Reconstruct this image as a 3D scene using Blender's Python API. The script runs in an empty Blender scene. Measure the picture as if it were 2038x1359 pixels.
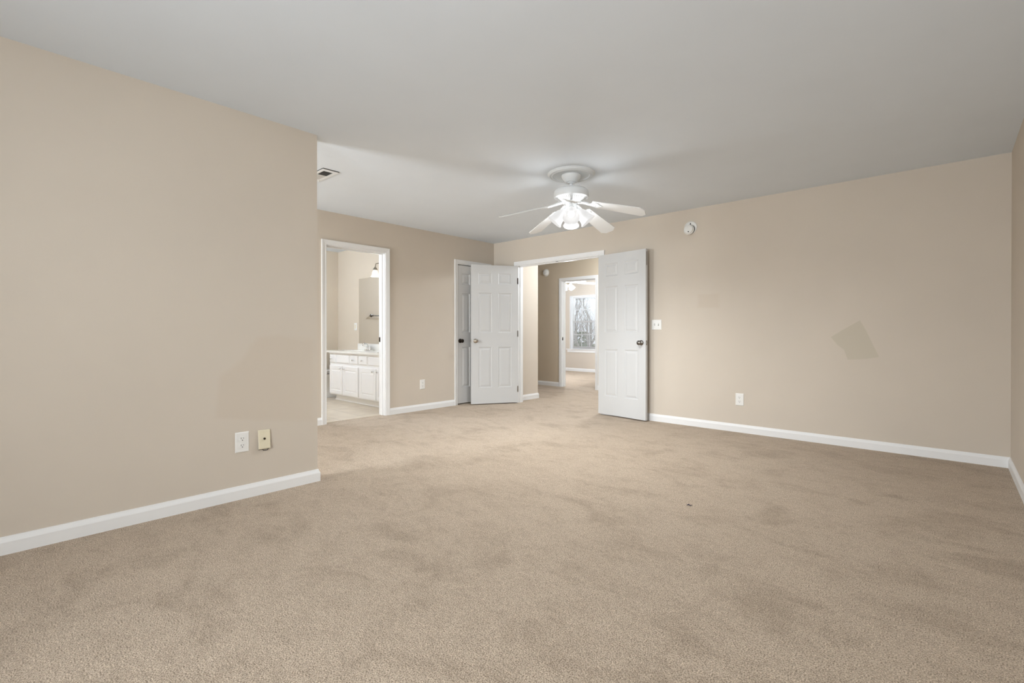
import bpy, bmesh, math, random
from mathutils import Vector, Matrix
random.seed(7)
S = bpy.context.scene
COL = S.collection
PI = math.pi

# ------------------------------------------------------------------ camera
cd = bpy.data.cameras.new('camera')
cam = bpy.data.objects.new('camera', cd); COL.objects.link(cam)
cam.location = (0, 0, 1.04684)
cam.rotation_euler = (math.radians(90 - 0.218), 0, math.radians(42.4851))
cd.sensor_width = 36.0; cd.sensor_fit = 'HORIZONTAL'
cd.lens = 950.413 / 2038 * 36
cd.shift_y = -13.69 / 2038
cd.clip_start = 0.02
S.camera = cam

# ------------------------------------------------------------------ world, light, exposure
S.view_settings.view_transform = 'Standard'
S.view_settings.look = 'None'
S.view_settings.gamma = 1.0
S.view_settings.exposure = 0.04
S.view_settings.use_curve_mapping = False
S.cycles.max_bounces = 14
S.cycles.diffuse_bounces = 8
S.cycles.transparent_max_bounces = 16
S.cycles.caustics_reflective = False
S.cycles.caustics_refractive = False
S.cycles.use_denoising = True
w = bpy.data.worlds.new('world'); S.world = w; w.use_nodes = True
wb = w.node_tree.nodes['Background']
wb.inputs[0].default_value = (0.86, 0.93, 1.0, 1); wb.inputs[1].default_value = 1.0

def area(name, loc, rot, sx, sy, power, col=(1, 1, 1), spread=180):
    l = bpy.data.lights.new(name, 'AREA'); l.shape = 'RECTANGLE'; l.size = sx; l.size_y = sy
    l.energy = power; l.color = col; l.spread = math.radians(spread)
    o = bpy.data.objects.new(name, l); COL.objects.link(o); o.location = loc; o.rotation_euler = rot
    return o
def point(name, loc, power, col, r, parent=None):
    l = bpy.data.lights.new(name, 'POINT'); l.energy = power; l.color = col; l.shadow_soft_size = r
    o = bpy.data.objects.new(name, l); COL.objects.link(o); o.location = loc
    if parent: o.parent = parent
    return o
def spot(name, loc, axis, power, col, r, ang, blend):
    l = bpy.data.lights.new(name, 'SPOT'); l.energy = power; l.color = col; l.shadow_soft_size = r
    l.spot_size = math.radians(ang); l.spot_blend = blend
    o = bpy.data.objects.new(name, l); COL.objects.link(o); o.location = loc
    o.rotation_euler = Vector(axis).to_track_quat('-Z', 'Y').to_euler()
    return o
# daylight standing in the window openings of the rear wall
area('daylight_unseen_nook', (-4.35, -1.78, 1.35), (math.radians(90), 0, 0), 1.1, 1.4, 166, (0.95, 1.0, 1.04))  # unseen nook window, assumed so the alcove ceiling gets light
area('daylight_rear', (-0.70, -1.78, 1.35), (math.radians(90), 0, 0), 1.6, 1.4, 104, (0.95, 1.0, 1.04), 150)
area('added_sky_panel_bedroom', (-7.26, 11.75, 2.95), (math.radians(-50), 0, 0), 1.6, 1.4, 256, (0.93, 1.0, 1.07))  # sky panel hung out of view above the window to brighten the room

# ------------------------------------------------------------------ materials
def newmat(name):
    m = bpy.data.materials.new(name); m.use_nodes = True
    return m, m.node_tree.nodes, m.node_tree.links, m.node_tree.nodes['Principled BSDF']
def simple(name, col, rough=0.5, metal=0.0, spec=0.5, noise=0.0, scale=8.0, bump=0.0, bscale=60.0):
    m, N, L, b = newmat(name)
    b.inputs['Base Color'].default_value = (*col, 1)
    b.inputs['Roughness'].default_value = rough; b.inputs['Metallic'].default_value = metal
    b.inputs['Specular IOR Level'].default_value = spec
    if noise or bump:
        tc = N.new('ShaderNodeTexCoord')
    if noise:
        n = N.new('ShaderNodeTexNoise'); n.inputs['Scale'].default_value = scale; n.inputs['Detail'].default_value = 4
        L.new(tc.outputs['Object'], n.inputs['Vector'])
        r = N.new('ShaderNodeValToRGB')
        a, c = r.color_ramp.elements
        a.position = 0.3; c.position = 0.7
        a.color = (*[x * (1 - noise) for x in col], 1); c.color = (*[min(1, x * (1 + noise)) for x in col], 1)
        L.new(n.outputs['Fac'], r.inputs[0]); L.new(r.outputs[0], b.inputs['Base Color'])
    if bump:
        n2 = N.new('ShaderNodeTexNoise'); n2.inputs['Scale'].default_value = bscale; n2.inputs['Detail'].default_value = 3
        L.new(tc.outputs['Object'], n2.inputs['Vector'])
        bp = N.new('ShaderNodeBump'); bp.inputs['Strength'].default_value = bump; bp.inputs['Distance'].default_value = 0.002
        L.new(n2.outputs['Fac'], bp.inputs['Height']); L.new(bp.outputs[0], b.inputs['Normal'])
    return m

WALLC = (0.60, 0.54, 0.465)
M = {}
M['wall'] = simple('beige_wall_paint', WALLC, 0.75, spec=0.2, noise=0.022, scale=1.6, bump=0.08, bscale=140)
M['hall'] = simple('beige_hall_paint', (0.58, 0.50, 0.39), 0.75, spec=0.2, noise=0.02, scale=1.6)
M['bath'] = simple('cream_bath_paint', (0.64, 0.57, 0.47), 0.7, spec=0.2, noise=0.02, scale=1.6)
M['ceil'] = simple('white_ceiling_paint', (0.71, 0.765, 0.825), 0.9, spec=0.1, noise=0.012, scale=2.5, bump=0.1, bscale=90)
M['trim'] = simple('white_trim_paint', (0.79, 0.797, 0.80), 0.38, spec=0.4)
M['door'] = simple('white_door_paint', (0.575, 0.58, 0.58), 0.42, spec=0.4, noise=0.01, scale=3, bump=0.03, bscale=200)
M['white_metal'] = simple('white_enamel', (0.765, 0.79, 0.805), 0.35)
M['blade'] = simple('white_blade_laminate', (0.765, 0.785, 0.795), 0.45)
M['plaster'] = simple('white_plaster', (0.70, 0.735, 0.76), 0.7, spec=0.2)
M['plastic'] = simple('white_plastic', (0.80, 0.80, 0.78), 0.35)
M['ivory'] = simple('ivory_plastic', (0.72, 0.66, 0.50), 0.4)
M['dark'] = simple('dark_slot_and_shade', (0.02, 0.02, 0.02), 0.6)
M['chrome'] = simple('chrome', (0.80, 0.80, 0.80), 0.12, 1.0)
M['nickel'] = simple('aged_nickel', (0.42, 0.38, 0.32), 0.25, 1.0)
M['bronze'] = simple('dark_bronze', (0.055, 0.045, 0.038), 0.22, 1.0)
M['pewter'] = simple('dark_pewter', (0.20, 0.185, 0.17), 0.22, 1.0)
M['hinge'] = simple('worn_hinge_metal', (0.30, 0.28, 0.25), 0.35, 1.0)
M['cab'] = simple('white_cabinet_paint', (0.90, 0.90, 0.90), 0.4)
M['marble'] = simple('cultured_marble', (0.86, 0.85, 0.81), 0.15, noise=0.02, scale=5)
M['ceramic'] = simple('white_ceramic', (0.83, 0.82, 0.80), 0.1)
M['mirror'] = simple('mirror_silver', (0.90, 0.90, 0.89), 0.0, 1.0)
M['grille'] = simple('painted_grille', (0.62, 0.62, 0.61), 0.5)
M['lint'] = simple('dark_lint', (0.02, 0.02, 0.05), 0.9)
M['bark'] = simple('grey_bark', (0.40, 0.38, 0.36), 0.9, noise=0.3, scale=6)
M['leaf'] = simple('evergreen_leaves', (0.13, 0.18, 0.095), 0.8, noise=0.4, scale=5)
M['grass'] = simple('winter_grass', (0.24, 0.22, 0.11), 0.95, noise=0.25, scale=3)
M['blind'] = simple('white_blind_slat', (0.86, 0.86, 0.86), 0.4)

def emis(name, col, strength, base=(0.9, 0.9, 0.88)):
    m, N, L, b = newmat(name)
    b.inputs['Base Color'].default_value = (*base, 1); b.inputs['Roughness'].default_value = 0.3
    b.inputs['Emission Color'].default_value = (*col, 1); b.inputs['Emission Strength'].default_value = strength
    return m
M['bulb'] = emis('lit_bulb', (1.0, 0.98, 0.95), 1.5)
M['shade'] = emis('lit_frosted_glass', (1.0, 0.99, 0.975), 0.62, (0.16, 0.16, 0.16))
M['warmshade'] = emis('lit_warm_frosted_glass', (1.0, 0.92, 0.80), 0.95, (0.3, 0.3, 0.28))

def glassmat():
    m, N, L, b = newmat('clear_window_glass'); N.remove(b)
    out = N['Material Output']
    t = N.new('ShaderNodeBsdfTransparent'); g = N.new('ShaderNodeBsdfGlossy'); g.inputs['Roughness'].default_value = 0.02
    f = N.new('ShaderNodeFresnel'); f.inputs['IOR'].default_value = 1.45
    mx = N.new('ShaderNodeMixShader')
    L.new(f.outputs[0], mx.inputs[0]); L.new(t.outputs[0], mx.inputs[1]); L.new(g.outputs[0], mx.inputs[2]); L.new(mx.outputs[0], out.inputs[0])
    return m
M['glass'] = glassmat()

def carpetmat():
    m, N, L, b = newmat('beige_cut_pile_carpet')
    b.inputs['Roughness'].default_value = 0.95; b.inputs['Specular IOR Level'].default_value = 0.05
    b.inputs['Sheen Weight'].default_value = 0.15; b.inputs['Sheen Roughness'].default_value = 0.5
    tc = N.new('ShaderNodeTexCoord')
    def noise(scale, detail=3, rough=0.5, vec=None, dist=0.0):
        n = N.new('ShaderNodeTexNoise'); n.inputs['Scale'].default_value = scale; n.inputs['Detail'].default_value = detail
        n.inputs['Roughness'].default_value = rough; n.inputs['Distortion'].default_value = dist
        L.new(vec or tc.outputs['Object'], n.inputs['Vector']); return n
    def ramp(src, p0, c0, p1, c1):
        r = N.new('ShaderNodeValToRGB'); a, c = r.color_ramp.elements
        a.position = p0; c.position = p1; a.color = (*c0, 1); c.color = (*c1, 1)
        L.new(src, r.inputs[0]); return r
    def mul(a, bb):
        x = N.new('ShaderNodeMix'); x.data_type = 'RGBA'; x.blend_type = 'MULTIPLY'; x.inputs[0].default_value = 1
        L.new(a, x.inputs[6]); L.new(bb, x.inputs[7]); return x.outputs[2]
    tuft = noise(215, 2.5, 0.68)
    fine = ramp(tuft.outputs['Fac'], 0.36, (0.235, 0.173, 0.117), 0.60, (0.755, 0.625, 0.49))
    # pile lying in different directions: footprints and vacuum strokes
    mp = N.new('ShaderNodeMapping'); mp.inputs['Rotation'].default_value = (0, 0, math.radians(24)); mp.inputs['Scale'].default_value = (0.85, 1.2, 1)
    L.new(tc.outputs['Object'], mp.inputs['Vector'])
    pat = noise(2.7, 6, 0.66, mp.outputs[0], 0.5)
    patr = ramp(pat.outputs['Fac'], 0.36, (0.835, 0.82, 0.805), 0.50, (1, 1, 1))
    pat2 = noise(8, 5, 0.65, mp.outputs[0], 0.3)
    patr2 = ramp(pat2.outputs['Fac'], 0.30, (0.88, 0.87, 0.86), 0.55, (1.0, 1.0, 1.0))
    mid = noise(45, 3, 0.6)
    midr = ramp(mid.outputs['Fac'], 0.32, (0.86, 0.85, 0.84), 0.62, (1.03, 1.03, 1.03))
    col = mul(mul(mul(fine.outputs[0], patr.outputs[0]), patr2.outputs[0]), midr.outputs[0])
    L.new(col, b.inputs['Base Color'])
    add = N.new('ShaderNodeMath'); add.operation = 'ADD'
    L.new(tuft.outputs['Fac'], add.inputs[0]); L.new(mid.outputs['Fac'], add.inputs[1])
    bp = N.new('ShaderNodeBump'); bp.inputs['Strength'].default_value = 0.9; bp.inputs['Distance'].default_value = 0.008
    L.new(add.outputs[0], bp.inputs['Height']); L.new(bp.outputs[0], b.inputs['Normal'])
    return m
M['carpet'] = carpetmat()

def tilemat():
    m, N, L, b = newmat('beige_floor_tile'); b.inputs['Roughness'].default_value = 0.35
    tc = N.new('ShaderNodeTexCoord'); mp = N.new('ShaderNodeMapping'); mp.inputs['Location'].default_value = (0.07, 0.06, 0)
    L.new(tc.outputs['Object'], mp.inputs['Vector'])
    br = N.new('ShaderNodeTexBrick'); br.offset = 0.0; br.squash = 1.0
    br.inputs['Scale'].default_value = 1.0; br.inputs['Brick Width'].default_value = 0.322; br.inputs['Row Height'].default_value = 0.322
    br.inputs['Mortar Size'].default_value = 0.004; br.inputs['Mortar Smooth'].default_value = 0.3
    br.inputs['Color1'].default_value = (0.66, 0.575, 0.46, 1); br.inputs['Color2'].default_value = (0.70, 0.62, 0.50, 1); br.inputs['Mortar'].default_value = (0.40, 0.34, 0.27, 1)
    L.new(mp.outputs[0], br.inputs['Vector'])
    n = N.new('ShaderNodeTexNoise'); n.inputs['Scale'].default_value = 6; n.inputs['Detail'].default_value = 5; L.new(tc.outputs['Object'], n.inputs['Vector'])
    r = N.new('ShaderNodeValToRGB'); a, c = r.color_ramp.elements; a.color = (0.86, 0.84, 0.82, 1); a.position = .3; c.color = (1, 1, 1, 1); c.position = .65
    L.new(n.outputs['Fac'], r.inputs[0])
    x = N.new('ShaderNodeMix'); x.data_type = 'RGBA'; x.blend_type = 'MULTIPLY'; x.inputs[0].default_value = 1
    L.new(br.outputs['Color'], x.inputs[6]); L.new(r.outputs[0], x.inputs[7]); L.new(x.outputs[2], b.inputs['Base Color'])
    return m
M['tile'] = tilemat()

def patchmat(name, col):
    # touch-up paint: blends into the wall paint with the 'fade' attribute of its mesh
    m = M['wall'].copy(); m.name = name
    N, L = m.node_tree.nodes, m.node_tree.links; b = N['Principled BSDF']
    src = b.inputs['Base Color'].links[0].from_socket
    at = N.new('ShaderNodeAttribute'); at.attribute_name = 'fade'
    x = N.new('ShaderNodeMix'); x.data_type = 'RGBA'; x.inputs[7].default_value = (*col, 1)
    L.new(at.outputs['Fac'], x.inputs[0]); L.new(src, x.inputs[6]); L.new(x.outputs[2], b.inputs['Base Color'])
    return m
M['patch'] = patchmat('touch_up_paint', (0.545, 0.497, 0.410))
M['patch_faint'] = patchmat('faint_touch_up_paint', (0.582, 0.515, 0.435))

# ------------------------------------------------------------------ mesh helpers
def box(bm, x0, x1, y0, y1, z0, z1, bev=0.0):
    r = bmesh.ops.create_cube(bm, size=1.0)
    vs = r['verts']
    bmesh.ops.scale(bm, vec=(x1 - x0, y1 - y0, z1 - z0), verts=vs)
    bmesh.ops.translate(bm, vec=((x0 + x1) / 2, (y0 + y1) / 2, (z0 + z1) / 2), verts=vs)
    if bev:
        es = list({e for v in vs for e in v.link_edges})
        bmesh.ops.bevel(bm, geom=es, offset=bev, segments=2, affect='EDGES', profile=0.6)
def lathe(bm, prof, n=32, mat=Matrix(), close=False):
    # prof: (radius, z) pairs
    rings = []
    for r, z in prof:
        if r < 1e-6:
            rings.append([bm.verts.new(mat @ Vector((0, 0, z)))])
        else:
            rings.append([bm.verts.new(mat @ Vector((r * math.cos(2 * PI * i / n), r * math.sin(2 * PI * i / n), z))) for i in range(n)])
    for a, b in zip(rings, rings[1:]):
        if len(a) == 1 and len(b) == 1: continue
        for i in range(n):
            j = (i + 1) % n
            if len(a) == 1: bm.faces.new((a[0], b[i], b[j]))
            elif len(b) == 1: bm.faces.new((a[i], b[0], a[j]))
            else: bm.faces.new((a[i], b[i], b[j], a[j]))
def tube(bm, pts, rad, n=8, cap=True):
    pts = [Vector(p) for p in pts]
    rads = rad if isinstance(rad, (list, tuple)) else [rad] * len(pts)
    rings = []
    for i, p in enumerate(pts):
        t = (pts[min(i + 1, len(pts) - 1)] - pts[max(i - 1, 0)]).normalized()
        u = t.orthogonal().normalized() if i == 0 else (u - t * u.dot(t)).normalized()
        v = t.cross(u)
        rings.append([bm.verts.new(p + (u * math.cos(2 * PI * k / n) + v * math.sin(2 * PI * k / n)) * rads[i]) for k in range(n)])
    for a, b in zip(rings, rings[1:]):
        for k in range(n):
            j = (k + 1) % n
            bm.faces.new((a[k], a[j], b[j], b[k]))
    if cap:
        bm.faces.new(list(reversed(rings[0]))); bm.faces.new(rings[-1])
def ob(name, bm, mat, parent=None, loc=None, rotz=None, smooth=False):
    bmesh.ops.recalc_face_normals(bm, faces=bm.faces[:])
    me = bpy.data.meshes.new(name); bm.to_mesh(me); bm.free()
    mats = mat if isinstance(mat, (list, tuple)) else [mat]
    for k in mats: me.materials.append(k)
    if smooth:
        for f in me.polygons: f.use_smooth = True
        me.set_sharp_from_angle(angle=math.radians(35))
    o = bpy.data.objects.new(name, me); COL.objects.link(o)
    if parent: o.parent = parent
    if loc: o.location = loc
    if rotz is not None: o.rotation_euler = (0, 0, rotz)
    return o
def tag(o, label, cat, group=None):
    o['label'] = label; o['category'] = cat
    if group: o['group'] = group
    return o
def struct(o, label=None, cat=None):
    o['kind'] = 'structure'
    if label: o['label'] = label; o['category'] = cat
    return o
def thing(name, label, cat, loc=(0, 0, 0), rotz=0.0, group=None):
    o = bpy.data.objects.new(name, None); COL.objects.link(o); o.empty_display_size = 0.1
    o.location = loc; o.rotation_euler = (0, 0, rotz)
    return tag(o, label, cat, group)
def dup(root, loc, rotz, label=None):
    r = root.copy(); COL.objects.link(r); r.location = loc; r.rotation_euler = (0, 0, rotz)
    if label: r['label'] = label
    for ch in list(root.children):
        c = ch.copy(); COL.objects.link(c); c.parent = r
        for g in ch.children:
            d = g.copy(); COL.objects.link(d); d.parent = c
    return r

def wall_mesh(axis, p0, p1, a0, a1, z0, z1, holes=()):
    """wall slab between p0..p1 on its thickness axis ('x' or 'y'), running a0..a1, with rectangular holes (b0,b1,h0,h1)"""
    bm = bmesh.new()
    def put(b0, b1, h0, h1):
        if b1 - b0 < 1e-5 or h1 - h0 < 1e-5: return
        if axis == 'x': box(bm, p0, p1, b0, b1, h0, h1)
        else: box(bm, b0, b1, p0, p1, h0, h1)
    cur = a0
    for (b0, b1, h0, h1) in sorted(holes):
        put(cur, b0, z0, z1); put(b0, b1, z0, h0); put(b0, b1, h1, z1); cur = b1
    put(cur, a1, z0, z1)
    return bm

def sweep(bm, pts, prof, side=1):
    """profile (d, z) swept along a mitred 2D polyline; d is measured to the left of travel (side=1) or right (-1)"""
    P = [Vector(p) for p in pts]; rows = []
    for i, p in enumerate(P):
        ns = []
        if i > 0:
            t = (P[i] - P[i - 1]).normalized(); ns.append(Vector((-t.y, t.x)) * side)
        if i < len(P) - 1:
            t = (P[i + 1] - P[i]).normalized(); ns.append(Vector((-t.y, t.x)) * side)
        if len(ns) == 2:
            m = (ns[0] + ns[1]).normalized(); m = m / max(0.2, m.dot(ns[0]))
        else: m = ns[0]
        rows.append([bm.verts.new((p.x + m.x * d, p.y + m.y * d, z)) for d, z in prof])
    n = len(prof)
    for a, b in zip(rows, rows[1:]):
        for k in range(n):
            j = (k + 1) % n
            bm.faces.new((a[k], a[j], b[j], b[k]))
    bm.faces.new(rows[0]); bm.faces.new(list(reversed(rows[-1])))
BASE = [(0, 0), (0.014, 0), (0.014, 0.058), (0.012, 0.064), (0.007, 0.076), (0.005, 0.083), (0, 0.084)]
def baseboard(name, runs, label):
    bm = bmesh.new()
    for pts, side in runs: sweep(bm, pts, BASE, side)
    return struct(ob(name, bm, M['trim']), label, 'baseboard')

CAS = [(0, 0), (0, 0.010), (0.006, 0.014), (0.018, 0.012), (0.022, 0.014), (0.048, 0.018), (0.057, 0.017), (0.057, 0)]
def casing(bm, axis, plane, out, a0, a1, ztop, z0=0.0, bottom=False):
    """mitred door casing on a wall face; out = +-1 direction away from the wall"""
    rows = [[], [], [], []]
    for u, d in CAS:
        for r, (a, z) in zip(rows, ((a0 - u, z0), (a0 - u, ztop + u), (a1 + u, ztop + u), (a1 + u, z0))):
            c = plane + out * d
            r.append(bm.verts.new((c, a, z) if axis == 'x' else (a, c, z)))
    n = len(CAS)
    for a, b in zip(rows, rows[1:]):
        for k in range(n):
            j = (k + 1) % n
            bm.faces.new((a[k], a[j], b[j], b[k]))
    bm.faces.new(rows[0]); bm.faces.new(list(reversed(rows[-1])))
def jamb(bm, axis, p0, p1, a0, a1, ztop, t=0.018, stop=None):
    def put(b0, b1, h0, h1, q0=p0, q1=p1):
        if axis == 'x': box(bm, q0, q1, b0, b1, h0, h1)
        else: box(bm, b0, b1, q0, q1, h0, h1)
    put(a0 - t, a0, 0, ztop + t); put(a1, a1 + t, 0, ztop + t); put(a0, a1, ztop, ztop + t)
    if stop:
        s0, s1 = stop
        put(a0, a0 + 0.011, 0, ztop - 0.011, s0, s1); put(a1 - 0.011, a1, 0, ztop - 0.011, s0, s1); put(a0, a1, ztop - 0.011, ztop, s0, s1)

def panel_slab(bm, wd, ht, th, xs, zs, panels, ring=((0.010, 0.007), (0.020, 0.007), (0.042, 0.0015))):
    """moulded panel door, both faces; front face at y=0 looking to -y, back at y=th. xs/zs: grid lines, panels: cells (i,j)"""
    def face(y, sgn):
        for i in range(len(xs) - 1):
            for j in range(len(zs) - 1):
                x0, x1, z0, z1 = xs[i], xs[i + 1], zs[j], zs[j + 1]
                if (i, j) in panels:
                    rects = [(0, 0)] + list(ring); prev = None
                    for ins, dep in rects:
                        q = [bm.verts.new((x, y + sgn * dep, z)) for x, z in ((x0 + ins, z0 + ins), (x1 - ins, z0 + ins), (x1 - ins, z1 - ins), (x0 + ins, z1 - ins))]
                        if prev:
                            for k in range(4):
                                bm.faces.new((prev[k], prev[(k + 1) % 4], q[(k + 1) % 4], q[k]))
                        prev = q
                    bm.faces.new(prev)
                else:
                    bm.faces.new([bm.verts.new((x, y, z)) for x, z in ((x0, z0), (x1, z0), (x1, z1), (x0, z1))])
    face(0.0, 1); face(th, -1)
    for a, b in (((0, 0), (wd, 0)), ((wd, 0), (wd, ht)), ((wd, ht), (0, ht)), ((0, ht), (0, 0))):
        bm.faces.new([bm.verts.new(v) for v in ((a[0], 0, a[1]), (b[0], 0, b[1]), (b[0], th, b[1]), (a[0], th, a[1]))])
    bmesh.ops.remove_doubles(bm, verts=bm.verts[:], dist=1e-5)

def knob_bm(axis_mat, L=0.062):
    bm = bmesh.new()
    prof = [(0, 0), (0.031, 0), (0.032, 0.003), (0.029, 0.007), (0.016, 0.011), (0.011, 0.016), (0.011, 0.030), (0.016, 0.036), (0.025, 0.041), (0.0285, 0.050), (0.026, 0.058), (0.016, 0.063), (0, 0.064)]
    lathe(bm, prof, 24, axis_mat)
    return bm

def six_panel(name, wd, label, loc, ang, knobmat, knob_x, knuckle=-0.004, ht=2.022, th=0.035, narrow=False):
    """door leaf; local x from the hinge, face y=0 and face y=th; z0 just above the carpet"""
    root = thing(name, label, 'door', loc, ang); root['kind'] = 'structure'
    st = 0.105 if not narrow else 0.098
    mu = 0.098 if not narrow else 0.09
    pw = (wd - 2 * st - mu) / 2
    xs = [0, st, st + pw, st + pw + mu, wd - st, wd]
    zs = [0, 0.232, 0.825, 1.035, 1.615, 1.745, 1.905, ht]
    pan = {(i, j) for i in (1, 3) for j in (1, 3, 5)}
    bm = bmesh.new(); panel_slab(bm, wd, ht, th, xs, zs, pan, ((0.010, 0.012), (0.018, 0.012), (0.042, 0.002)) if narrow else ((0.010, 0.007), (0.020, 0.007), (0.042, 0.0015)))
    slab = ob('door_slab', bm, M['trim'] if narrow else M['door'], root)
    kz = 0.915
    for y, s in ((th, -1), (0.0, 1)):
        mat = Matrix.Translation((knob_x, y, kz)) @ Matrix.Rotation(PI / 2 * s, 4, 'X')
        ob('knob', knob_bm(mat), knobmat, root, smooth=True)
    bm = bmesh.new(); ex = wd if knob_x > wd / 2 else 0
    box(bm, ex - 0.0008, ex + 0.0012, th / 2 - 0.012, th / 2 + 0.012, kz - 0.028, kz + 0.028)
    box(bm, ex - 0.001, ex + 0.009, th / 2 - 0.006, th / 2 + 0.006, kz - 0.010, kz + 0.010, 0.002)
    ob('latch', bm, M['hinge'], root)
    for hz in (0.20, 1.02, 1.80):
        bm = bmesh.new()
        hx = 0 if knob_x > wd / 2 else wd
        box(bm, hx - 0.0015, hx + 0.0005, 0.004, th - 0.002, hz - 0.044, hz + 0.044)
        tube(bm, [(hx - 0.003, knuckle, hz - 0.046), (hx - 0.003, knuckle, hz + 0.046)], 0.0055, 10)
        ob('hinge', bm, M['hinge'], root, smooth=True)
    return root

# ------------------------------------------------------------------ setting
CH = 2.44
XL, YC = -3.292, 1.559           # near left wall face, and where it ends
XB, YR, XR = -5.261, 5.325, 0.352
TW = 0.115
YB = -1.60
bm = bmesh.new(); box(bm, -9.5, 0.7, -2.0, 11.1, CH, CH + 0.12)
struct(ob('ceiling', bm, M['ceil']), 'pale grey flat ceiling of the bedroom', 'ceiling')
bm = bmesh.new()
box(bm, -5.345, 0.7, -2.0, YR, -0.10, 0.0); box(bm, -9.5, 0.7, YR, 11.1, -0.10, 0.0)
struct(ob('floor', bm, M['carpet']), 'beige cut pile carpet with darker brushed patches', 'carpet')
bm = bmesh.new(); box(bm, -8.2, -5.347, 0.9, YR - 0.001, -0.10, -0.004)
struct(ob('floor_bathroom', bm, M['tile']), 'square beige floor tiles in the bathroom', 'floor')
bm = bmesh.new(); box(bm, -5.354, -5.338, 2.60, 3.352, -0.01, 0.003, 0.001)
struct(ob('trim_threshold', bm, M['tile']), 'thin pale strip between carpet and bathroom tile', 'trim')

def attr_patch(bm_faces):
    pass
def add_patch(o, poly, inner, axis, plane, out, mslot, fades=None):
    """touch-up paint on a wall mesh: outer polygon fades 0, inner polygon fades 1 (same vertex count)"""
    me = o.data
    bm = bmesh.new(); bm.from_mesh(me)
    lay = bm.verts.layers.float.get('fade') or bm.verts.layers.float.new('fade')
    def mk(q, f):
        v = bm.verts.new((plane + out * 0.00015, q[0], q[1]) if axis == 'x' else (q[0], plane + out * 0.00015, q[1])); v[lay] = f; return v
    vi = [mk(q, 1.0) for q in inner]; vo = [mk(q, 0.0) for q in poly]
    n = len(vi); fs = [bm.faces.new(vi)]
    for k in range(n):
        fs.append(bm.faces.new((vi[k], vi[(k + 1) % n], vo[(k + 1) % n], vo[k])))
    for f in fs: f.material_index = mslot
    bmesh.ops.recalc_face_normals(bm, faces=fs)
    for f in fs:
        nrm = f.normal
        if (nrm.x if axis == 'x' else nrm.y) * out < 0: f.normal_flip()
    bm.to_mesh(me); bm.free()
def shrink(poly, d):
    c = Vector((sum(p[0] for p in poly) / len(poly), sum(p[1] for p in poly) / len(poly)))
    return [tuple(c + (Vector(p) - c) * (1 - d / max(1e-6, (Vector(p) - c).length))) for p in poly]

# near left wall with its return
bm = wall_mesh('x', XL - TW, XL, YB, YC, 0, CH)
o = struct(ob('wall_left', bm, [M['wall'], M['patch_faint']]), 'near beige wall on the left', 'wall')
poly = [(1.557, 1.02), (1.285, 1.045), (1.15, 1.03), (1.055, 0.885), (0.93, 0.785), (0.905, 0.52), (1.557, 0.405)]
inner = [(1.50, 0.97), (1.30, 1.015), (1.175, 1.005), (1.085, 0.865), (0.96, 0.765), (0.94, 0.535), (1.50, 0.455)]
add_patch(o, poly, inner, 'x', XL, 1, 1)
# wall with bathroom door and closet door
BA0, BA1, BH = 2.600, 3.366, 2.050     # bathroom opening (jamb faces), head
CA0, CA1, CHD = 4.577, 5.187, 2.045    # closet opening
bm = wall_mesh('x', XB - TW, XB, YB, YR, 0, CH, [(BA0 - 0.018, BA1 + 0.018, 0, BH + 0.018), (CA0 - 0.018, CA1 + 0.018, 0, CHD + 0.018)])
struct(ob('wall_bathroom_side', bm, M['wall']), 'beige wall with the bathroom doorway and closet door', 'wall')
# wall with the double doors
DA0, DA1, DH = -4.758, -3.327, 2.044
bm = wall_mesh('y', YR, YR + TW, XB - TW, XR + 0.12, 0, CH, [(DA0 - 0.018, DA1 + 0.018, 0, DH + 0.018)])
o = struct(ob('wall_far', bm, [M['wall'], M['patch'], M['patch_faint']]), 'long beige wall with the double doors', 'wall')
poly = [(-0.825, 1.008), (-0.735, 1.075), (-0.597, 1.165), (-0.545, 1.06), (-0.455, 0.83), (-0.56, 0.805), (-0.690, 0.795), (-0.720, 0.885), (-0.775, 0.935)]
add_patch(o, poly, shrink(poly, 0.010), 'y', YR, -1, 1)
poly = [(-2.085, 1.315), (-2.085, 1.485), (-1.815, 1.48), (-1.815, 1.305)]
add_patch(o, poly, shrink(poly, 0.045), 'y', YR, -1, 2)
# right and rear walls with the daylight windows behind the camera and in the assumed, unseen nook
RW = (-4.92, -3.78, 0.62, 2.08); RW2 = (-1.52, 0.12, 0.62, 2.08)
bm = wall_mesh('x', XR, XR + 0.12, YB - 0.12, YR, 0, CH)
struct(ob('wall_right', bm, M['wall']), 'beige wall at the right edge', 'wall')
bm = wall_mesh('y', YB - 0.12, YB, XB - TW, XR, 0, CH, [RW, RW2])
struct(ob('wall_rear', bm, M['wall']), 'beige wall behind the camera', 'wall')

# bathroom shell
BXF, BYB, BYF = -7.812, 4.07, 1.2
bm = wall_mesh('x', BXF - 0.1, BXF, BYF - 0.1, BYB + 0.1, 0, CH)
struct(ob('wall_bathroom_far', bm, M['bath']), 'far cream wall of the bathroom', 'wall')
bm = wall_mesh('y', BYB, BYB + 0.1, BXF, XB - TW, 0, CH); struct(ob('wall_bathroom_vanity', bm, M['bath']), 'cream bathroom wall behind the vanity', 'wall')
bm = wall_mesh('y', BYF - 0.1, BYF, BXF, XB - TW, 0, CH); struct(ob('wall_bathroom_near', bm, M['bath']), 'near cream wall of the bathroom', 'wall')
bm = wall_mesh('x', XB - TW - 0.02, XB - TW, BYF, BYB, 0, CH, [(BA0 - 0.018, BA1 + 0.018, 0, BH + 0.018)])
struct(ob('wall_bathroom_door', bm, M['bath']), 'cream inner face of the bathroom door wall', 'wall')

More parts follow.
